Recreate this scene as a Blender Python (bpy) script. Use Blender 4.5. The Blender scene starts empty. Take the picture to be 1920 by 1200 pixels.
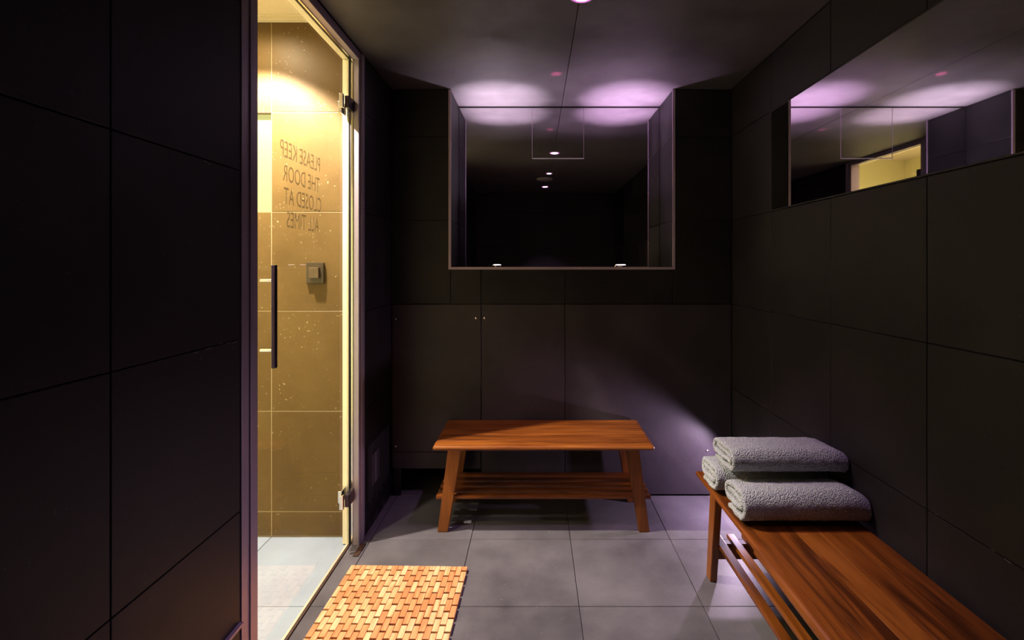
import bpy, bmesh, math, random
from mathutils import Vector, Matrix, noise
random.seed(7)
S = bpy.context.scene
COL = S.collection

# ------------------------------------------------------------------ camera
cam_d = bpy.data.cameras.new('camera'); cam = bpy.data.objects.new('camera', cam_d); COL.objects.link(cam)
cam.location = (0, 0, 1.65); cam.rotation_euler = (math.radians(90), 0, 0)
cam_d.sensor_width = 36; cam_d.lens = 950/1920*36
cam_d.shift_x = -43/1920; cam_d.shift_y = -103/1920
cam_d.clip_start = .02
S.camera = cam
# ------------------------------------------------------------------ view + world
S.view_settings.view_transform = 'Standard'; S.view_settings.look = 'None'
S.view_settings.exposure = 0; S.view_settings.gamma = 1; S.view_settings.use_curve_mapping = False
w = bpy.data.worlds.new('world'); S.world = w; w.use_nodes = True
w.node_tree.nodes['Background'].inputs[0].default_value = (.02, .018, .02, 1)
w.node_tree.nodes['Background'].inputs[1].default_value = 0.0
# ------------------------------------------------------------------ lights
def light(name, typ, loc, energy, color, aim=None, size=.05, angle=60, blend=.5, sy=None):
    d = bpy.data.lights.new(name, typ); d.energy = energy; d.color = color
    if typ == 'SPOT':
        d.spot_size = math.radians(angle); d.spot_blend = blend; d.shadow_soft_size = size
    elif typ == 'POINT': d.shadow_soft_size = size
    elif typ == 'AREA':
        d.size = size
        if sy: d.shape = 'RECTANGLE'; d.size_y = sy
    o = bpy.data.objects.new(name, d); COL.objects.link(o); o.location = loc
    if aim is not None:
        o.rotation_euler = (Vector(aim)-Vector(loc)).to_track_quat('-Z', 'Y').to_euler()
    return o
LIL = (.96, .78, 1.0)
light('downlight_glow', 'SPOT', (.22, 2.37, 2.885), 60, (.92, .53, 1.0), (.22, 2.37, 0), .03, 72, .35)
light('downlight_glow', 'SPOT', (.20, 1.10, 2.885), 16, (.95, .66, 1.0), (.20, 1.10, 0), .03, 68, .3)
light('downlight_glow', 'SPOT', (.16, -.08, 2.885), 90, (.92, .60, 1.0), (.16, -.08, 0), .03, 72, .4)
for x, c in ((-.30, (1.0, .80, 1.0)), (.68, (.95, .62, 1.0))):
    light('uplight_glow', 'SPOT', (x, 3.93, 1.665), 560, c, (x+.03, 3.85, 2.91), .018, 39, 1.0)
    light('uplight_glow', 'SPOT', (x, 3.93, 1.665), 62, c, (x*.9, 3.80, 2.91), .018, 76, 1.0)
light('pink_glint', 'SPOT', (-.27, 3.90, 1.67), 260, (1.0, .10, .34), (.14, 3.34, 2.91), .004, 3.4, .9)  # added spot without a fitting, throws a small pink dot on the ceiling
light('corner_glow', 'SPOT', (1.335, 3.30, .40), 25, (.93, .70, 1.0), (1.335-.6, 3.30+.12, .40-.50), .02, 162, .4)
WARM = (1.0, .80, .46)
light('room_beyond_downlight_and_fill', 'SPOT', (-1.66, 2.70, 3.10), 850, (1, .87, .74), (-1.66, 2.70, 0), .025, 109, .38)
light('room_beyond_spill', 'SPOT', (-1.62, 2.74, 3.09), 28, (1, .84, .6), (-1.62, 2.85, 0), .03, 170, .6)  # added weak wide spot, spreads the downlight's glow over the room beyond
light('room_beyond_downlight_and_fill', 'SPOT', (-1.8, 1.6, 3.10), 190, (1, .88, .68), (-2.0, 1.45, 0), .04, 100, .6)  # added fill, brightens the yellow walls for the mirror; no fitting here

# ------------------------------------------------------------------ materials
def nt(m):
    m.use_nodes = True; return m.node_tree, m.node_tree.nodes['Principled BSDF']
def N(t, typ, **k):
    n = t.nodes.new(typ)
    for a, v in k.items(): setattr(n, a, v)
    return n
def plain(name, col, rough=.5, metal=0, emit=None, es=0):
    m = bpy.data.materials.new(name); t, b = nt(m)
    b.inputs['Base Color'].default_value = (*col, 1); b.inputs['Roughness'].default_value = rough
    b.inputs['Metallic'].default_value = metal
    if emit:
        b.inputs['Emission Color'].default_value = (*emit, 1); b.inputs['Emission Strength'].default_value = es
    return m
def stone(name, c1, c2, rough=.5, speck=.0, spcol=(.5, .5, .5), scale=3.0, bump=.04, spec=.25):
    m = bpy.data.materials.new(name); t, b = nt(m); L = t.links
    geo = N(t, 'ShaderNodeNewGeometry'); oi = N(t, 'ShaderNodeObjectInfo')
    n1 = N(t, 'ShaderNodeTexNoise'); n1.inputs['Scale'].default_value = scale; n1.inputs['Detail'].default_value = 8
    n1.inputs['Roughness'].default_value = .62
    L.new(geo.outputs['Position'], n1.inputs['Vector'])
    add = N(t, 'ShaderNodeMath', operation='MULTIPLY_ADD'); add.inputs[1].default_value = .14; add.inputs[2].default_value = -.07
    L.new(oi.outputs['Random'], add.inputs[0])
    ad2 = N(t, 'ShaderNodeMath', operation='ADD'); L.new(n1.outputs[0], ad2.inputs[0]); L.new(add.outputs[0], ad2.inputs[1])
    r = N(t, 'ShaderNodeValToRGB'); r.color_ramp.elements[0].position = .3; r.color_ramp.elements[1].position = .72
    r.color_ramp.elements[0].color = (*c1, 1); r.color_ramp.elements[1].color = (*c2, 1)
    L.new(ad2.outputs[0], r.inputs[0])
    out = r.outputs[0]
    if speck:
        n2 = N(t, 'ShaderNodeTexNoise'); n2.inputs['Scale'].default_value = 75; n2.inputs['Detail'].default_value = 1
        L.new(geo.outputs['Position'], n2.inputs['Vector'])
        n3 = N(t, 'ShaderNodeTexNoise'); n3.inputs['Scale'].default_value = 5
        L.new(geo.outputs['Position'], n3.inputs['Vector'])
        mu = N(t, 'ShaderNodeMath', operation='MULTIPLY_ADD'); L.new(n3.outputs[0], mu.inputs[0]); mu.inputs[1].default_value = .25; L.new(n2.outputs[0], mu.inputs[2])
        r2 = N(t, 'ShaderNodeValToRGB'); r2.color_ramp.elements[0].position = .86; r2.color_ramp.elements[1].position = .92
        r2.color_ramp.elements[1].color = (speck,)*3+(1,)
        L.new(mu.outputs[0], r2.inputs[0])
        mx = N(t, 'ShaderNodeMixRGB'); L.new(r2.outputs[0], mx.inputs[0]); L.new(out, mx.inputs[1]); mx.inputs[2].default_value = (*spcol, 1)
        out = mx.outputs[0]
    L.new(out, b.inputs['Base Color'])
    mr = N(t, 'ShaderNodeMapRange'); mr.inputs[3].default_value = rough-.08; mr.inputs[4].default_value = rough+.1
    L.new(n1.outputs[0], mr.inputs[0]); L.new(mr.outputs[0], b.inputs['Roughness'])
    b.inputs['Specular IOR Level'].default_value = spec
    nb = N(t, 'ShaderNodeTexNoise'); nb.inputs['Scale'].default_value = 60; nb.inputs['Detail'].default_value = 6
    L.new(geo.outputs['Position'], nb.inputs['Vector'])
    bp = N(t, 'ShaderNodeBump'); bp.inputs['Strength'].default_value = bump*4; bp.inputs['Distance'].default_value = .003
    L.new(nb.outputs[0], bp.inputs['Height']); L.new(bp.outputs[0], b.inputs['Normal'])
    return m
def wood(name, dark, mid, lightc, rough=.38, axis=0, scale=1.0, vary=.5):
    """grain running along local axis"""
    m = bpy.data.materials.new(name); t, b = nt(m); L = t.links
    tc = N(t, 'ShaderNodeTexCoord'); oi = N(t, 'ShaderNodeObjectInfo')
    off = N(t, 'ShaderNodeCombineXYZ')
    mo = N(t, 'ShaderNodeMath', operation='MULTIPLY'); mo.inputs[1].default_value = 37
    L.new(oi.outputs['Random'], mo.inputs[0])
    for i in range(3): L.new(mo.outputs[0], off.inputs[i])
    va = N(t, 'ShaderNodeVectorMath', operation='ADD'); L.new(tc.outputs['Object'], va.inputs[0]); L.new(off.outputs[0], va.inputs[1])
    mp = N(t, 'ShaderNodeMapping'); sc = [14*scale]*3; sc[axis] = 1.1*scale
    mp.inputs['Scale'].default_value = sc; L.new(va.outputs[0], mp.inputs['Vector'])
    n1 = N(t, 'ShaderNodeTexNoise'); n1.inputs['Scale'].default_value = 1.3; n1.inputs['Detail'].default_value = 5; n1.inputs['Distortion'].default_value = 1.2
    L.new(mp.outputs[0], n1.inputs['Vector'])
    mp2 = N(t, 'ShaderNodeMapping'); sc = [130*scale]*3; sc[axis] = 3*scale
    mp2.inputs['Scale'].default_value = sc; L.new(va.outputs[0], mp2.inputs['Vector'])
    n2 = N(t, 'ShaderNodeTexNoise'); n2.inputs['Scale'].default_value = 1.2; n2.inputs['Detail'].default_value = 3
    L.new(mp2.outputs[0], n2.inputs['Vector'])
    a = N(t, 'ShaderNodeMath', operation='MULTIPLY_ADD'); a.inputs[1].default_value = .28
    L.new(n2.outputs[0], a.inputs[0]); L.new(n1.outputs[0], a.inputs[2])
    c = N(t, 'ShaderNodeMath', operation='MULTIPLY_ADD'); c.inputs[1].default_value = vary*.5; L.new(oi.outputs['Random'], c.inputs[0]); L.new(a.outputs[0], c.inputs[2])
    d = N(t, 'ShaderNodeMath', operation='SUBTRACT'); L.new(c.outputs[0], d.inputs[0]); d.inputs[1].default_value = .14+vary*.25
    r = N(t, 'ShaderNodeValToRGB'); e = r.color_ramp.elements
    e[0].position = .3; e[0].color = (*dark, 1); e[1].position = .72; e[1].color = (*lightc, 1)
    q = e.new(.5); q.color = (*mid, 1)
    L.new(d.outputs[0], r.inputs[0]); L.new(r.outputs[0], b.inputs['Base Color'])
    b.inputs['Roughness'].default_value = rough
    bp = N(t, 'ShaderNodeBump'); bp.inputs['Strength'].default_value = .25; bp.inputs['Distance'].default_value = .001
    L.new(n2.outputs[0], bp.inputs['Height']); L.new(bp.outputs[0], b.inputs['Normal'])
    return m
M = {}
M['wall'] = stone('dark_slate_tile', (.011, .0090, .0110), (.022, .0178, .0215), .52, .25, (.10, .095, .1))
M['panel'] = stone('dark_slate_panel', (.031, .0245, .031), (.050, .039, .050), .48, .2, (.12, .11, .12))
M['ceil'] = stone('dark_ceiling_panel', (.050, .043, .048), (.105, .094, .100), .55, .0, scale=1.9)
M['floor'] = stone('grey_floor_tile', (.070, .063, .074), (.152, .140, .160), .44, .45, (.30, .29, .31), 2.2)
M['grout'] = plain('dark_joint', (.008, .007, .008), .9)
M['floor_grout'] = plain('floor_joint', (.050, .045, .052), .9)
M['tan'] = stone('brown_wall_tile', (.096, .054, .014), (.132, .079, .022), .5, .4, (.6, .5, .3))
M['tan_grout'] = plain('pale_joint', (.30, .225, .115), .8)
M['pale_floor'] = stone('pale_floor_tile', (.21, .24, .30), (.25, .29, .355), .45, .2, (.6, .65, .75))
M['pale_grout'] = plain('pale_floor_joint', (.30, .34, .42), .8)
M['cream'] = stone('cream_paint', (.66, .56, .38), (.70, .60, .42), .6)
M['yellow'] = stone('pale_yellow_paint', (.78, .76, .44), (.80, .78, .46), .6)
M['chip'] = plain('chipped_tile_edge', (.22, .21, .22), .8)
M['mirror'] = plain('mirror_silver', (.82, .80, .82), .015, 1)
M['frame'] = plain('mauve_grey_metal', (.34, .28, .35), .42, .35)
M['trim'] = plain('niche_edge_metal', (.42, .31, .43), .5, .2)
M['black'] = plain('black_rubber', (.012, .008, .010), .6)
M['handle'] = plain('dark_bronze_bar', (.045, .03, .05), .3, .7)
M['steel'] = plain('polished_steel', (.75, .70, .66), .18, 1)
M['creamstrip'] = plain('cream_reveal', (.80, .72, .52), .45)
M['brass'] = plain('pale_threshold_metal', (.75, .60, .45), .35, .5)
M['brown'] = plain('brown_plate', (.045, .018, .010), .5)
M['switch'] = plain('dark_bronze_plastic', (.035, .020, .009), .4)
M['switch2'] = plain('bronze_rocker', (.075, .045, .022), .35)
m = plain('etched_lettering', (.22, .15, .08), .9); t, b = nt(m); b.inputs['Alpha'].default_value = .38; M['etch'] = m
M['wood'] = wood('orange_teak', (.058, .014, .002), (.170, .044, .0055), (.27, .082, .012), .34, 0, 1.0, .35)
M['wood_leg'] = wood('orange_teak_upright', (.085, .022, .0035), (.175, .048, .007), (.25, .078, .012), .4, 2)
M['mat'] = wood('bath_mat_wood', (.52, .18, .07), (.64, .28, .12), (.76, .44, .25), .5, 1, 1.5, .75)
M['lens_w'] = plain('lamp_lens_white', (1, 1, 1), .5, 0, (1, .9, .97), 5)
M['lens_p'] = plain('lamp_lens_lilac', (1, 1, 1), .5, 0, (1, .55, 1), 6)
M['lens_ring'] = plain('lamp_ring_magenta', (.5, .2, .5), .5, 0, (.75, .16, .68), 1.0)
M['ring_p'] = plain('lamp_ring', (.5, .3, .5), .3, .2)
M['backlit'] = plain('backlit_yellow_panel', (.10, .09, .04), .5, 0, (.80, .80, .30), .85)
M['disc'] = plain('detector_plastic', (.35, .34, .32), .5)
# thin clear glass
g = bpy.data.materials.new('clear_glass'); g.use_nodes = True; t = g.node_tree; t.nodes.clear()
o_ = N(t, 'ShaderNodeOutputMaterial'); tr = N(t, 'ShaderNodeBsdfTransparent'); gl = N(t, 'ShaderNodeBsdfGlossy')
tr.inputs[0].default_value = (.97, .98, .96, 1); gl.inputs['Roughness'].default_value = .0
fr = N(t, 'ShaderNodeFresnel'); fr.inputs[0].default_value = 1.40
geo = N(t, 'ShaderNodeNewGeometry'); inv = N(t, 'ShaderNodeMath', operation='SUBTRACT'); inv.inputs[0].default_value = 1
t.links.new(geo.outputs['Backfacing'], inv.inputs[1])
mu = N(t, 'ShaderNodeMath', operation='MULTIPLY'); t.links.new(fr.outputs[0], mu.inputs[0]); t.links.new(inv.outputs[0], mu.inputs[1])
mx = N(t, 'ShaderNodeMixShader'); t.links.new(mu.outputs[0], mx.inputs[0]); t.links.new(tr.outputs[0], mx.inputs[1]); t.links.new(gl.outputs[0], mx.inputs[2])
t.links.new(mx.outputs[0], o_.inputs[0]); M['glass'] = g
# towel
m = bpy.data.materials.new('grey_terry'); t, b = nt(m); L = t.links; tc = N(t, 'ShaderNodeTexCoord')
n1 = N(t, 'ShaderNodeTexNoise'); n1.inputs['Scale'].default_value = 190; n1.inputs['Detail'].default_value = 4; L.new(tc.outputs['Object'], n1.inputs[0])
n2 = N(t, 'ShaderNodeTexVoronoi'); n2.inputs['Scale'].default_value = 170; L.new(tc.outputs['Object'], n2.inputs[0])
ad = N(t, 'ShaderNodeMath', operation='SUBTRACT'); L.new(n1.outputs[0], ad.inputs[0]); L.new(n2.outputs['Distance'], ad.inputs[1])
r = N(t, 'ShaderNodeValToRGB'); r.color_ramp.elements[0].color = (.40, .42, .455, 1); r.color_ramp.elements[1].color = (.86, .89, .94, 1)
r.color_ramp.elements[0].position = -.0; r.color_ramp.elements[1].position = .5
L.new(ad.outputs[0], r.inputs[0]); L.new(r.outputs[0], b.inputs['Base Color'])
bp = N(t, 'ShaderNodeBump'); bp.inputs['Strength'].default_value = .9; bp.inputs['Distance'].default_value = .009
L.new(ad.outputs[0], bp.inputs['Height']); L.new(bp.outputs[0], b.inputs['Normal'])
b.inputs['Roughness'].default_value = .95; b.inputs['Specular IOR Level'].default_value = .1
b.inputs['Sheen Weight'].default_value = .3
M['towel'] = m

# ------------------------------------------------------------------ mesh helpers
def link(name, me, mat=None, parent=None, loc=None):
    if mat is not None and not me.materials: me.materials.append(M[mat] if isinstance(mat, str) else mat)
    o = bpy.data.objects.new(name, me); COL.objects.link(o)
    if parent: o.parent = parent
    if loc: o.location = loc
    return o
def box(bm, a, b, bev=0):
    x0, y0, z0 = [min(p, q) for p, q in zip(a, b)]; x1, y1, z1 = [max(p, q) for p, q in zip(a, b)]
    r = bmesh.ops.create_cube(bm, size=1)
    for v in r['verts']:
        v.co = Vector(((x0+x1)/2+v.co.x*(x1-x0), (y0+y1)/2+v.co.y*(y1-y0), (z0+z1)/2+v.co.z*(z1-z0)))
    if bev:
        es = list({e for v in r['verts'] for e in v.link_edges})
        bmesh.ops.bevel(bm, geom=es, offset=bev, segments=2, affect='EDGES', profile=.6)
def fin(bm, name):
    bmesh.ops.recalc_face_normals(bm, faces=bm.faces)
    me = bpy.data.meshes.new(name); bm.to_mesh(me); bm.free(); return me
def boxes(name, lst, mat, parent=None, bev=0, org=(0, 0, 0)):
    bm = bmesh.new(); O = Vector(org)
    for a, b in lst: box(bm, Vector(a)-O, Vector(b)-O, bev)
    return link(name, fin(bm, name), mat, parent, tuple(org) if any(org) else None)
def empty(name, loc, rz=0):
    o = bpy.data.objects.new(name, None); COL.objects.link(o); o.location = loc; o.rotation_euler.z = rz
    o.empty_display_size = .1; return o
def tag(o, label, cat, group=None):
    o['label'] = label; o['category'] = cat
    if group: o['group'] = group
    return o
def structure(o): o['kind'] = 'structure'; return o
def lathe(bm, prof, seg=28, cx=0, cy=0):
    rings = []
    for r, z in prof:
        rings.append([bm.verts.new((cx+r*math.cos(2*math.pi*i/seg), cy+r*math.sin(2*math.pi*i/seg), z)) for i in range(seg)])
    for A, B in zip(rings, rings[1:]):
        for i in range(seg): bm.faces.new((A[i], A[(i+1) % seg], B[(i+1) % seg], B[i]))
    bm.faces.new(rings[0]); bm.faces.new(list(reversed(rings[-1])))
_tm = {}
def tile_mesh(w_, h_, mat, th=.012, ch=.0015):
    k = (round(w_, 4), round(h_, 4), mat, th)
    if k not in _tm:
        bm = bmesh.new(); x, y = w_/2, h_/2
        A = [bm.verts.new(p) for p in ((-x, -y, -th), (x, -y, -th), (x, y, -th), (-x, y, -th))]
        B = [bm.verts.new(p) for p in ((-x, -y, -ch), (x, -y, -ch), (x, y, -ch), (-x, y, -ch))]
        C = [bm.verts.new(p) for p in ((-x+ch, -y+ch, 0), (x-ch, -y+ch, 0), (x-ch, y-ch, 0), (-x+ch, y-ch, 0))]
        for P, Q in ((A, B), (B, C)):
            for i in range(4): bm.faces.new((P[i], P[(i+1) % 4], Q[(i+1) % 4], Q[i]))
        bm.faces.new(C); bm.faces.new(A[::-1])
        me = fin(bm, 'tile'); me.materials.append(M[mat]); _tm[k] = me
    return _tm[k]
def tiles(parent, axes, plane, ucuts, vcuts, mat, skip=(), gap=.0035, name='tile', jit=.0006):
    """axes: 'x+' normal etc; u,v coordinate cuts in world metres"""
    nrm = {'x+': (1, 0, 0), 'x-': (-1, 0, 0), 'y+': (0, 1, 0), 'y-': (0, -1, 0), 'z+': (0, 0, 1), 'z-': (0, 0, -1)}[axes]
    for u0, u1 in zip(ucuts, ucuts[1:]):
        for v0, v1 in zip(vcuts, vcuts[1:]):
            uc, vc = (u0+u1)/2, (v0+v1)/2
            if any(a < uc < b and c < vc < d for a, b, c, d in skip): continue
            if u1-u0 < .02 or v1-v0 < .01: continue
            me = tile_mesh(u1-u0-gap, v1-v0-gap, mat)
            o = bpy.data.objects.new(name, me); COL.objects.link(o); o.parent = parent
            n = Vector(nrm); p = plane + (random.random()-.5)*jit
            if axes[0] == 'x': U, V = Vector((0, 1, 0)), Vector((0, 0, 1)); loc = (p, uc, vc)
            elif axes[0] == 'y': U, V = Vector((1, 0, 0)), Vector((0, 0, 1)); loc = (uc, p, vc)
            else: U, V = Vector((1, 0, 0)), Vector((0, 1, 0)); loc = (uc, vc, p)
            V2 = n.cross(U)
            o.matrix_basis = Matrix.Translation(loc) @ Matrix((U, V2, n)).transposed().to_4x4()

XL, XR, YB, YF, ZC = -1.03, 1.41, 3.63, -.82, 2.91
ROWS = [0.004, .17, .77, 1.37, 1.97, 2.57, ZC-.002]
YS = [YF+.006, .014, .617, 1.220, 1.823, 2.416, 3.019, YB-.002]

# ------------------------------------------------------------------ room shell
fl = structure(boxes('floor', [((XL-.06, YF-.1, -.1), (XR+.1, 4.2, -.008)), ], 'floor_grout'))
tiles(fl, 'z+', 0, [-1.088, -.986, -.386, .214, .814, 1.408], [-.8, .05, .65, 1.25, 1.85, 2.45, 3.05, 3.628], 'floor')
tiles(fl, 'z+', -.001, [-1.02, -.386], [3.632, 4.03], 'floor')
ce = structure(boxes('ceiling', [((XL-.05, YF-.1, ZC+.009), (XR+.1, 4.15, ZC+.1))], 'grout'))
tiles(ce, 'z-', ZC, [XL, .212, XR], [YF, 4.031], 'ceil', name='panel', gap=.004)

wr = structure(boxes('wall_right', [((XR+.011, YF-.1, 0), (XR+.1, YB+.1, ZC))], 'grout'))
tiles(wr, 'x-', XR, YS, ROWS, 'wall', skip=[(.02, 3.018, 1.97, 2.57)])

wb = structure(boxes('wall_back', [
    ((XL-.02, YB+.011, .19), (-.386, YB+.08, 1.63)), ((-.386, YB+.011, 0), (XR+.1, YB+.08, 1.63)),
    ((XL-.1, YB+.011, 1.63), (-.612, YB+.08, ZC)), ((.997, YB+.011, 1.63), (XR+.1, YB+.08, ZC)),
    ((-1.03, 4.05, 0), (-.38, 4.12, .3)), ((-1.08, YB+.08, 0), (-1.03, 4.12, .3)), ((-.386, YB+.08, 0), (-.34, 4.12, .3)),
    ((-1.03, YB+.08, .19), (-.386, 4.12, .25))], 'grout'))
tiles(wb, 'y-', YB, [XL+.002, -.605], [1.37, 1.97, 2.57, ZC-.002], 'wall')
tiles(wb, 'y-', YB, [.991, XR-.001], [1.37, 1.97, 2.57, ZC-.002], 'wall')
for a, b_ in ((-.605, -.386), (-.386, .214), (.214, .814), (.814, .991)):
    tiles(wb, 'y-', YB, [a, b_], [1.37, 1.635], 'wall')
# lower access panels with button fixings
for a, b_, c, d in ((XL+.006, -.386, .31, 1.37), (-.386, .214, .006, 1.37), (.214, XR-.001, .006, 1.37)):
    tiles(wb, 'y-', YB-.002, [a, b_], [c, d], 'panel', name='panel', gap=.005)
tiles(wb, 'y-', YB, [XL+.006, -.386], [.19, .31], 'panel', name='plinth_panel')
boxes('plinth_foot', [((-1.005, YB-.002, 0), (-.965, YB+.03, .19))], 'wall', wb)
def bpix(px, py, Z=YB): return ((px-1003)*Z/950, Z, 1.65-(py-497)*Z/950)
for px, py in ((742, 597), (893, 596), (909, 596), (742, 836), (893, 841), (909, 841), (1326, 596), (1326, 845)):
    x, y, z = bpix(px, py)
    bm = bmesh.new(); lathe(bm, [(.0095, 0), (.0095, .003), (.0075, .007), (.003, .0085)], 16)
    for v in bm.verts: v.co = Vector((v.co.x, -v.co.z, v.co.y))
    link('button_fixing', fin(bm, 'button'), 'steel', wb, (x, YB-.003, z))

# niche in the back wall
NX0, NX1, NY, NZ = -.605, .990, 4.03, 1.636
ns = structure(boxes('wall_niche', [((NX0-.08, YB+.081, NZ-.05), (NX1+.08, NY+.08, NZ-.011)),
    ((NX0-.08, YB+.081, NZ-.05), (NX0-.011, NY+.08, ZC)), ((NX1+.011, YB+.081, NZ-.05), (NX1+.08, NY+.08, ZC)),
    ((NX0-.08, NY+.02, NZ-.05), (NX1+.08, NY+.08, ZC))], 'grout'))
tiles(ns, 'x+', NX0, [YB+.004, NY], [NZ, 1.97, 2.57, ZC-.002], 'wall')
tiles(ns, 'x-', NX1, [YB+.004, NY], [NZ, 1.97, 2.57, ZC-.002], 'wall')
tiles(ns, 'z+', NZ-.002, [NX0, -.2, .4, NX1], [YB+.004, NY], 'wall')
e = .018
structure(boxes('trim_1', [((NX0-e+.004, YB-.004, NZ-e), (NX0+.004, YB+.006, ZC-.003)),
    ((NX1-.004, YB-.004, NZ-e), (NX1+e-.004, YB+.006, ZC-.003)), ((NX0+.004, YB-.004, NZ-e), (NX1-.004, YB+.006, NZ+.0))], 'trim'))
mir = empty('niche_mirror', (.19, NY, NZ))
tag(mir, 'large mirror filling the back of the recess in the rear wall', 'mirror')
def mirror_box(name, a, b, parent, org):
    return boxes(name, [(a, b)], 'mirror', parent)
def rel(o, l, name, mat, bev=0):
    L0 = o.location
    return boxes(name, [(Vector(a)-L0, Vector(b)-L0) for a, b in l], mat, o, bev)
px0, px1, pz = -.020, .386, 2.50
rel(mir, [((NX0+.002, NY-.004, NZ), (px0-.003, NY+.004, ZC-.012)), ((px1+.003, NY-.004, NZ), (NX1-.002, NY+.004, ZC-.012)),
          ((px0-.003, NY-.004, NZ), (px1+.003, NY+.004, pz-.006))], 'mirror_glass', 'mirror')
rel(mir, [((px0, NY-.0035, pz+.002), (px1, NY+.004, ZC-.012))], 'access_panel', 'mirror')
rel(mir, [((px0-.002, NY-.0075, pz-.006), (px1+.002, NY+.0, pz+.001))], 'panel_rail', 'disc')
for q in (px0-.003, px1):
    rel(mir, [((q, NY-.0055, pz), (q+.003, NY+.0, ZC-.012))], 'panel_joint', 'trim')
rel(mir, [((NX0+.002, NY-.006, ZC-.012), (NX1-.002, NY+.004, ZC-.003))], 'top_edge', 'black')

# strip mirror on right wall
wm = empty('strip_mirror', (XR, 1.52, 1.97))
tag(wm, 'long horizontal mirror strip set high in the dark right wall', 'mirror')
rel(wm, [((XR-.001, .026, 1.978), (XR+.006, 3.013, 2.562))], 'mirror_glass', 'mirror')
rel(wm, [((XR-.002, .02, 1.972), (XR+.008, 3.018, 1.978)), ((XR-.002, .02, 2.562), (XR+.008, 3.018, 2.568))], 'edge_joint', 'black')

wl = structure(boxes('wall_left', [((XL-.10, YF-.1, 0), (XL-.011, 1.772, ZC)), ((XL-.10, 3.065, 0), (XL-.011, YB+.01, ZC))], 'grout'))
tiles(wl, 'x+', XL, [YF+.006, .03, .63, 1.23, 1.770], ROWS[:1]+[.19, .79, 1.39, 1.98, 2.57, ZC-.002], 'wall')
tiles(wl, 'x+', XL, [3.066, YB-.002], ROWS, 'wall')
structure(boxes('baseboard_left', [((XL, YF+.02, .395), (XL+.014, 1.768, .405))], 'frame'))
wf = structure(boxes('wall_front', [((XL-.1, YF-.12, 0), (XR+.1, YF-.011, ZC))], 'grout'))
tiles(wf, 'y+', YF, [XL+.002, -.386, .214, .814, XR-.002], ROWS, 'wall')

def scuffs(parent, name, plane, sgn, pts):
    bm = bmesh.new()
    for y, z, w_, a in pts:
        d = Vector((0, math.cos(a), math.sin(a))); n = Vector((0, -math.sin(a), math.cos(a)))
        c = Vector((plane+sgn*.0006, y, z)); q = []
        for t_, h in ((-1, .1), (-.5, .8), (.2, .5), (.7, 1), (1, .1), (.6, -.6), (-.1, -.9), (-.7, -.5)):
            q.append(bm.verts.new(c+d*w_*t_+n*.0016*h))
        bm.faces.new(q)
    o = link(name, fin(bm, name), 'chip', parent); o['kind'] = 'stuff'
scuffs(wl, 'scuff_marks', XL, 1, [(1.60, 1.386, .018, .05), (1.66, 1.392, .010, -.1), (1.70, 1.388, .012, .1), (1.735, 1.385, .014, .1), (1.54, 1.384, .012, 0), (1.56, 1.362, .004, .8),
    (1.727, 1.368, .004, 1.2), (1.585, 1.975, .008, -.2), (1.60, 1.969, .005, -.4), (.98, .78, .004, .3)])
scuffs(wr, 'scuff_marks', XR, -1, [(1.51, .768, .014, .1), (1.56, .772, .008, 0), (1.78, .775, .006, .1)])
vp = empty('vent_plate', (XL, 3.26, .355))
tag(vp, 'small blank service cover plate low on the left wall beyond the glass door', 'cover plate')
boxes('plate', [((.0005, -.075, -.10), (.006, .075, .10))], 'panel', vp, .002)
boxes('plate_edge', [((.0005, -.005, -.095), (.0085, .0, .095))], 'frame', vp)

# ------------------------------------------------------------------ room beyond the glass door
BX0, BX1, BY0, BY1, BZ = -2.45, -1.135, .85, 3.075, 3.137
fb = structure(boxes('floor', [((BX0-.1, BY0-.1, -.1), (-1.095, BY1+.1, -.008))], 'pale_grout'))
tiles(fb, 'z+', 0, [BX0, -2.2, -1.6, -1.112], [BY0, 1.25, 1.85, 2.45, BY1], 'pale_floor', gap=.003)
wbb = structure(boxes('wall_back', [((BX0-.1, BY1+.0015, 0), (-2.2, BY1+.1, BZ+.1)), ((-1.6, BY1+.0015, 0), (BX1+.04, BY1+.1, BZ+.1)),
    ((-2.2, BY1+.0015, 0), (-1.6, BY1+.1, 1.973)), ((-2.2, BY1+.0015, 2.577), (-1.6, BY1+.1, BZ+.1)), ((-2.25, BY1+.12, 1.9), (-1.55, BY1+.15, 2.65))], 'tan_grout'))
tiles(wbb, 'y-', BY1, [BX0, -2.2, -1.6, BX1+.035], [.004, .154, .764, 1.372, 1.973, 2.577, BZ], 'tan', skip=[(-2.2, -1.6, 1.973, 2.577)], gap=.005)
boxes('backlit_panel', [((-2.195, BY1+.03, 1.978), (-1.605, BY1+.05, 2.572))], 'backlit', wbb)
wlb = structure(boxes('wall_left', [((BX0-.1, BY0-.1, 0), (BX0, BY1, BZ+.1))], 'yellow'))
wfb = structure(boxes('wall_front', [((BX0, BY0-.1, 0), (BX1, BY0, BZ+.1))], 'yellow'))
wrb = structure(boxes('wall_right', [((BX1-.01, BY0, 0), (BX1, 1.770, BZ+.1)), ((BX1-.01, 1.77, 2.875), (BX1+.0, BY1, BZ+.1))], 'cream'))
cb = structure(boxes('ceiling', [((BX0, BY0, BZ), (BX1+.0, BY1, BZ+.08))], 'cream'))
structure(boxes('trim_2', [((BX0, BY1-.075, BZ-.004), (BX1-.012, BY1-.003, BZ)), ((BX0, BY1-.05, BZ-.010), (BX1-.012, BY1-.003, BZ-.004)),
    ((BX0, BY1-.022, BZ-.016), (BX1-.012, BY1-.003, BZ-.010))], 'cream'))
sw = empty('light_switch', (-1.328, BY1, 1.60))
tag(sw, 'square dark bronze light switch on the tan tiled wall behind the glass', 'switch')
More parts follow.
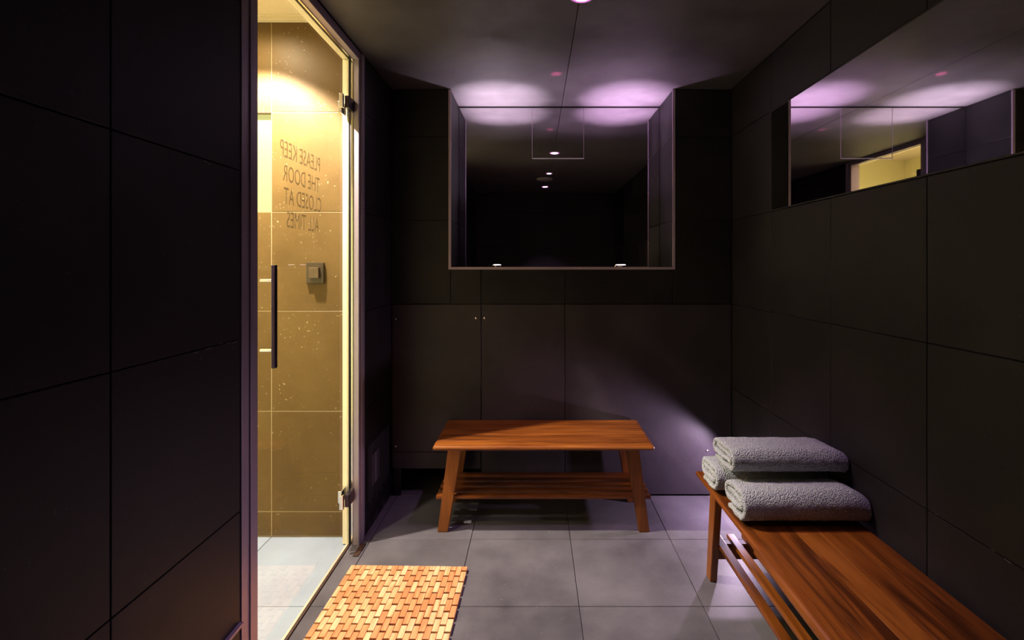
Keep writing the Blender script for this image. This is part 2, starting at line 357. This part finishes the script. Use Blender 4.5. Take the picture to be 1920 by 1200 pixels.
boxes('wall_plate', [((-.055, -.016, -.062), (.052, -.001, .066))], 'switch', sw, .004)
boxes('rocker', [((-.030, -.034, -.030), (.028, -.014, .036))], 'switch2', sw, .003)

# ------------------------------------------------------------------ glass door
dr = structure(empty('door_1', (-1.10, 2.45, 0)))
J0, J1, J2, J3, HZ = 1.776, 1.885, 2.985, 3.06, 2.862
def dpart(name, l, mat, bev=0, parent=dr):
    return boxes(name, [(Vector(a)-dr.location, Vector(b)-dr.location) for a, b in l], mat, parent, bev)
dpart('jamb', [((-1.13, J0, 0), (-1.036, J1, ZC)), ((-1.036, J0+.002, 0), (-1.029, J0+.035, ZC)), ((-1.036, J0+.062, 0), (-1.031, J1, ZC))], 'frame', .0015)
dpart('jamb', [((-1.078, J2, 0), (-1.038, J3, HZ)), ((-1.038, J2+.03, 0), (-1.028, J3, ZC)), ((-1.13, J2+.02, 0), (-1.078, J3, ZC))], 'frame', .0015)
dpart('header', [((-1.13, J1, HZ+.012), (-1.036, J3-.03, ZC)), ((-1.084, J1, HZ), (-1.036, J2, HZ+.012))], 'frame', .0015)
dpart('gasket', [((-1.098, J2+.006, 0.006), (-1.079, J2+.019, HZ)), ((-1.098, J1, HZ+.004), (-1.084, J2+.006, HZ+.011))], 'black')
dpart('reveal_strip', [((-1.134, J2+.002, .006), (-1.100, J2+.019, HZ)), ((-1.134, J1+.001, HZ+.002), (-1.100, J2+.002, HZ+.011))], 'creamstrip')
dpart('edge_bead', [((-1.081, J2-.004, .004), (-1.073, J2-.0005, HZ-.004)), ((-1.081, J1, HZ-.004), (-1.073, J2-.0005, HZ-.0005))], 'steel')
glp = dpart('glass_pane', [((-1.104, J1+.01, .012), (-1.094, J2-.012, HZ-.006))], 'glass')
dpart('glass_edge', [((-1.104, J2-.0115, .012), (-1.094, J2-.0075, HZ-.006))], 'creamstrip')
th = dpart('threshold', [((-1.112, J1, -.006), (-1.100, J2, .008))], 'brass', .001)
dpart('threshold_seal', [((-1.0995, J1, -.006), (-1.089, J2, .004))], 'brown')
# handle
hd = dpart('handle', [((-1.046, 2.010, 1.465), (-1.030, 2.032, 2.065-.415))], 'handle', .002)
# (bar vertical extent from the photograph: y 497..690)
bpy.data.objects.remove(hd, do_unlink=True)
zt, zb = 1.65-(497-497)*2.02/950, 1.65-(690-497)*2.02/950
hd = dpart('handle', [((-1.046, 2.008, zb), (-1.031, 2.030, zt))], 'handle', .002)
for py in (526, 657):
    z = 1.65-(py-497)*2.02/950
    bm = bmesh.new(); lathe(bm, [(.006, 0), (.006, .052)], 14)
    o = link('handle_standoff', fin(bm, 'standoff'), 'steel', hd, Vector((-1.094, 2.019, z))-dr.location)
    o.rotation_euler = (0, math.pi/2, 0)
# hinges
for zc, sgn in ((2.585, 1), (.30, -1)):
    h = dpart('hinge', [((-1.088, 2.895, zc-.035), (-1.064, 2.985, zc+.035))], 'handle', .003)
    dpart('hinge_clamp', [((-1.110, 2.872, zc-.04), (-1.088, 2.893, zc+.04))], 'steel', .003, h)
    dpart('hinge_clamp', [((-1.128, 2.90, zc-.04-.025*sgn), (-1.106, 2.975, zc+.03-.025*sgn))], 'steel', .003, h)
# lettering etched on the pane, reads from the far side
def text(body, size, yz, xs=.69):
    c = bpy.data.curves.new('lettering', 'FONT'); c.body = body; c.size = size; c.extrude = .0004; c.resolution_u = 3
    c.align_x = 'LEFT'; c.space_character = 1.02
    tmp = bpy.data.objects.new('tmp', c); COL.objects.link(tmp)
    bpy.context.view_layer.update()
    dg = bpy.context.evaluated_depsgraph_get()
    me = bpy.data.meshes.new_from_object(tmp.evaluated_get(dg)); bpy.data.objects.remove(tmp, do_unlink=True)
    wid = max(v.co.x for v in me.vertices)*xs
    # from the other side (looking +x) text runs toward -y ; last letter sits nearest the camera
    for v in me.vertices:
        X, Y, Z_ = v.co; v.co = Vector((Z_, -(X*xs), Y))
    me.materials.clear()
    o = link('lettering', me, 'etch', glp, Vector((-1.1052, yz[0]+wid, yz[1]))-dr.location)
    return o
for body, y0, z0 in (('PLEASE KEEP', 2.197, 2.127), ('THE DOOR', 2.222, 2.022), ('CLOSED AT', 2.232, 1.922), ('ALL TIMES', 2.257, 1.818)):
    text(body, .106, (y0, z0))
# brown strip in floor by the jamb
fs = boxes('floor_stop', [((-.016, -.065, 0), (.016, .065, .004))], 'brown', None, .001)
fs.location = (-1.015, 2.93, .0015); tag(fs, 'short dark brown plate set in the floor at the foot of the door frame', 'door stop')

# ------------------------------------------------------------------ ceiling fittings
def downlight(x, y, mat, label, r=.05):
    t_ = empty('downlight', (x, y, ZC)); tag(t_, label, 'ceiling light', 'recessed downlights in the ceiling')
    bm = bmesh.new(); lathe(bm, [(r+.012, -.0005), (r+.012, -.004), (r+.004, -.006), (r-.004, -.003), (r-.008, -.001)], 32)
    link('trim_ring', fin(bm, 'ring'), 'ring_p', t_)
    bm = bmesh.new(); lathe(bm, [(r-.010, -.0035), (r-.012, -.0075), (.004, -.0085)], 28)
    link('lens', fin(bm, 'lens'), mat, t_)
    bm = bmesh.new(); lathe(bm, [(r+.003, -.0045), (r+.001, -.007), (r-.0095, -.0045)], 28)
    link('glow_ring', fin(bm, 'glow'), 'lens_ring', t_)
downlight(.22, 2.37, 'lens_p', 'lilac round downlight in the ceiling seam in front of the recess')
downlight(.195, 1.10, 'lens_w', 'small white ceiling downlight seen only in the recess mirror, middle of the row', .04)
downlight(.163, -.08, 'lens_p', 'lilac ceiling downlight seen lowest in the recess mirror, nearest the far wall')
sd = empty('ceiling_disc', (.14, .66, ZC)); tag(sd, 'flat grey round ceiling disc reflected between the two lower lamps in the mirror', 'detector')
bm = bmesh.new(); lathe(bm, [(.115, -.0005), (.115, -.012), (.10, -.024), (.05, -.030)], 36); link('cover', fin(bm, 'cover'), 'disc', sd)
bm = bmesh.new(); lathe(bm, [(.045, -.030), (.040, -.038), (.01, -.041)], 24); link('grille', fin(bm, 'grille'), 'frame', sd)
for x, lab, mt in ((-.30, 'small white uplight on the recess sill, left of the pair', 'lens_w'), (.68, 'small lilac uplight on the recess sill, right of the pair', 'lens_w')):
    u = empty('sill_uplight', (x, 3.93, NZ)); tag(u, lab, 'lamp', 'uplights on the recess sill')
    bm = bmesh.new(); lathe(bm, [(.032, 0), (.032, .010), (.028, .014)], 24); link('housing', fin(bm, 'h'), 'steel', u)
    bm = bmesh.new(); lathe(bm, [(.024, .014), (.022, .018), (.004, .019)], 24); link('lens', fin(bm, 'l'), mt, u)
cl = empty('corner_lamp', (1.335, 3.32, .0)); tag(cl, 'small low corner light hidden behind the towels at the end of the bench', 'lamp')
boxes('post', [((.03, .03, .0), (.055, .055, .44))], 'frame', cl, .002)
boxes('hood', [((-.03, -.03, .43), (.06, .06, .44))], 'frame', cl, .003)
boxes('lens', [((-.012, -.012, .423), (.028, .028, .429))], 'lens_w', cl)

# ------------------------------------------------------------------ benches
BL, BD, BH = 1.35, .54, .55
def bench_board(i, n):
    """one board of the seat; outer boards get a long rounded edge"""
    wd = BD/n; y0 = i*wd; y1 = y0+wd; T = .034
    g_ = .0007
    bm = bmesh.new()
    # cross section (y,z)
    if i == 0: sec = [(y0+.026, BH-T), (y0+.008, BH-T+.009), (y0, BH-.014), (y0+.003, BH-.006), (y0+.012, BH-.001), (y0+.02, BH), (y1-g_, BH), (y1-g_, BH-T)]
    elif i == n-1: sec = [(y0+g_, BH-T), (y0+g_, BH), (y1-.02, BH), (y1-.012, BH-.001), (y1-.003, BH-.006), (y1, BH-.014), (y1-.008, BH-T+.009), (y1-.026, BH-T)]
    else: sec = [(y0+g_, BH-T), (y0+g_, BH-.0006), (y0+g_+.0008, BH), (y1-g_-.0008, BH), (y1-g_, BH-.0006), (y1-g_, BH-T)]
    rings = []
    for x, inset in ((-BL/2, .010), (-BL/2+.006, .004), (-BL/2+.018, 0), (BL/2-.018, 0), (BL/2-.006, .004), (BL/2, .010)):
        row = []
        for y, z in sec:
            zz = min(z, BH-inset) if z > BH-T/2 else max(z, BH-T+inset)
            cy = y
            if i == 0: cy = max(y, y0+inset*1.2)
            if i == n-1: cy = min(y, y1-inset*1.2)
            row.append(bm.verts.new((x, cy, zz)))
        rings.append(row)
    k = len(sec)
    for A, B in zip(rings, rings[1:]):
        for j in range(k): bm.faces.new((A[j], A[(j+1) % k], B[(j+1) % k], B[j]))
    bm.faces.new(rings[0]); bm.faces.new(rings[-1][::-1])
    return fin(bm, 'board')
def leg_mesh(sx, front):
    bm = bmesh.new()
    y0 = .055 if front else BD-.055-.036; y1 = y0+.036
    # outer/inner x at top and foot
    to, ti, fo, fi = BL/2-.085, BL/2-.168, BL/2-.020, BL/2-.084
    zt = BH-.034
    P = []
    for z, a, b in ((0, fo, fi), (zt, to, ti)):
        P.append([bm.verts.new((sx*q, y, z)) for q, y in ((a, y0), (b, y0), (b, y1), (a, y1))])
    for j in range(4): bm.faces.new((P[0][j], P[0][(j+1) % 4], P[1][(j+1) % 4], P[1][j]))
    bm.faces.new(P[0]); bm.faces.new(P[1][::-1])
    bmesh.ops.bevel(bm, geom=list(bm.edges), offset=.003, segments=2, affect='EDGES')
    return fin(bm, 'leg')
def make_bench(label):
    r_ = empty('wooden_bench', (0, 0, 0)); tag(r_, label, 'bench', 'slatted-shelf wooden benches')
    for i in range(5): link('seat_board', bench_board(i, 5), 'wood', r_)
    for sx in (-1, 1):
        for f in (True, False): link('leg', leg_mesh(sx, f), 'wood_leg', r_)
        boxes('stretcher', [((sx*(BL/2-.095), .091, .125), (sx*(BL/2-.063), BD-.091, .189))], 'wood', r_, .002)
        boxes('seat_batten', [((sx*(BL/2-.155), .06, BH-.052), (sx*(BL/2-.115), BD-.06, BH-.034))], 'wood', r_, .001)
    bm = bmesh.new(); box(bm, (-BL/2+.004, -.021, 0), (BL/2-.004, .021, .021), .003); me = fin(bm, 'slat')
    for k in range(5):
        link('shelf_slat', me, 'wood', r_, (0, .111+.0795*k, .189))
    return r_
def dup(root, loc, rz, label):
    c = root.copy(); COL.objects.link(c); c.location = loc; c.rotation_euler.z = rz; c['label'] = label
    for ch in list(root.children):
        d = ch.copy(); COL.objects.link(d); d.parent = c
    return c
b1 = make_bench('low orange wooden bench against the rear wall below the mirrored recess')
b2 = dup(b1, (.857, 2.72-BL/2, 0), -math.pi/2, 'orange wooden bench along the right wall with three folded towels on it')
b1.location = (.053, 3.072, 0)
# local +y (depth) -> world +x for b2 with local x -> -y
b2.rotation_euler.z = -math.pi/2

# ------------------------------------------------------------------ towels
def towel(name, label, x0, x1, yc, zb, half, rad, seed, skew=0):
    """sheet rolled flat: spiral stadium section swept along x, plus a rounded right end"""
    rnd = random.Random(seed); turns = 1.9; th = rad*.40
    path = []; NP = 120
    # outermost first; starts at underside rear
    for i in range(NP+1):
        f = i/NP; a = f*turns
        R = rad-th/2-(th*1.06)*a; R = max(R, .012)
        ph = (a % 1.0)*2*math.pi
        # stadium param
        hs = max(.02, half-rad-.002+.35*(rad-R)*.0)
        per = 2*math.pi*R+4*hs; s = (a % 1.0)*per
        if s < 2*hs: y, z = hs-s, -R
        elif s < 2*hs+math.pi*R:
            q = (s-2*hs)/R; y, z = -hs-R*math.sin(q), -R*math.cos(q)
        elif s < 4*hs+math.pi*R: y, z = -hs+(s-2*hs-math.pi*R), R
        else:
            q = (s-4*hs-math.pi*R)/R; y, z = hs+R*math.sin(q), R*math.cos(q)
        if R > rad*.7:      # squarer shoulders and a flat underside
            y += math.copysign(min(abs(z)/R, 1)**2*.014*(1 if z < 0 else .4)*(1 if abs(y) > hs*.8 else 0)*min(1, (abs(y)-hs*.8)/(R*.3)), y)
        path.append((y, z))
    NX = 46; bm = bmesh.new(); G = []
    Lx = x1-x0
    for j in range(NX+1):
        u = j/NX; row = []
        endr = max(0, (u-.84)/.16); sq = 1-.26*endr**2.2
        endl = max(0, (.05-u)/.05); sq *= 1-.03*endl
        for i, (y, z) in enumerate(path):
            sag = .006*math.sin(2.1*y/half+seed)+.005*noise.noise(Vector((u*3+seed, y*9, z*9)))
            zz = rad+(z)*sq-(rad*(1-sq))*.98
            yy = y*(1-.05*endr**2)
            nse = noise.noise(Vector((u*16, y*60+seed, z*60)))*.0022 + noise.noise(Vector((u*60, y*190+seed, z*190)))*.0013
            top = max(0, zz/(2*rad)-.3)
            xx = u*Lx + (.012*noise.noise(Vector((y*14, z*14, seed))) if u < .02 or u > .98 else 0) - .10*Lx*endr*0
            row.append(bm.verts.new((xx+skew*y, yy+nse, zz+nse+sag*top)))
        G.append(row)
    for A, B in zip(G, G[1:]):
        for i in range(NP): bm.faces.new((A[i], A[i+1], B[i+1], B[i]))
    me = fin(bm, name); me.polygons.foreach_set('use_smooth', [True]*len(me.polygons))
    r_ = link(name, me, 'towel', None, (x0, yc, zb))
    md = r_.modifiers.new('thickness', 'SOLIDIFY'); md.thickness = th*.76; md.offset = 0; md.use_rim = True
    md2 = r_.modifiers.new('soft', 'SUBSURF'); md2.levels = 1; md2.render_levels = 1
    tag(r_, label, 'towel', 'folded bath towels')
    return r_
towel('folded_towel', 'grey folded bath towel on the bench, bottom one nearest the camera', .872, 1.408, 2.228, BH+.002, .142, .080, 3)
towel('folded_towel', 'grey folded bath towel on the bench, bottom one farthest, mostly hidden behind', .862, 1.408, 2.525, BH+.002, .142, .074, 11)
towel('folded_towel', 'grey folded bath towel lying on top of the other two', .885, 1.408, 2.395, BH+.152, .156, .066, 23)

# ------------------------------------------------------------------ bath mat
mt = empty('bath_mat', (-.68, 2.751, 0), math.radians(-1.3))
tag(mt, 'rectangular orange wooden block bath mat on the floor in front of the glass door', 'bath mat')
NCOL, PIT, CW, GAPY = 22, .0905, .0288, .0115
def blk(l):
    bm = bmesh.new(); box(bm, (-CW/2+.0008, -l/2, .004), (CW/2-.0008, l/2, .021)); 
    bmesh.ops.bevel(bm, geom=[e_ for e_ in bm.edges if all(v.co.z > .01 for v in e_.verts)], offset=.0012, segments=1, affect='EDGES')
    me = fin(bm, 'block'); me.materials.append(M['mat']); return me
full, half_ = blk(PIT-GAPY), blk(PIT/2-GAPY)
MLEN = PIT*10
for c in range(NCOL):
    x = (c-(NCOL-1)/2)*CW
    if c % 2 == 0: segs = [(-(k+.5)*PIT, full) for k in range(10)]
    else: segs = [(-PIT*.25, half_)]+[(-(k+1)*PIT, full) for k in range(9)]+[(-MLEN+PIT*.25, half_)]
    for y, me in segs:
        o = bpy.data.objects.new('block', me); COL.objects.link(o); o.parent = mt; o.location = (x, y+random.uniform(-.0012, .0012), 0)
bm = bmesh.new()
for k in range(20):  # rods widened and coloured black to stand for shade in the gaps
    y = -(k+.5)*PIT/2
    box(bm, (-NCOL*CW/2+.004, y-.008, .0045), (NCOL*CW/2-.004, y+.008, .0085))
for x in (-.25, 0, .25): box(bm, (x-.01, -MLEN+.01, .0002), (x+.01, -.01, .0042))
rd = link('shade_rod', fin(bm, 'shade_rods'), 'black', mt); rd['kind'] = 'stuff'
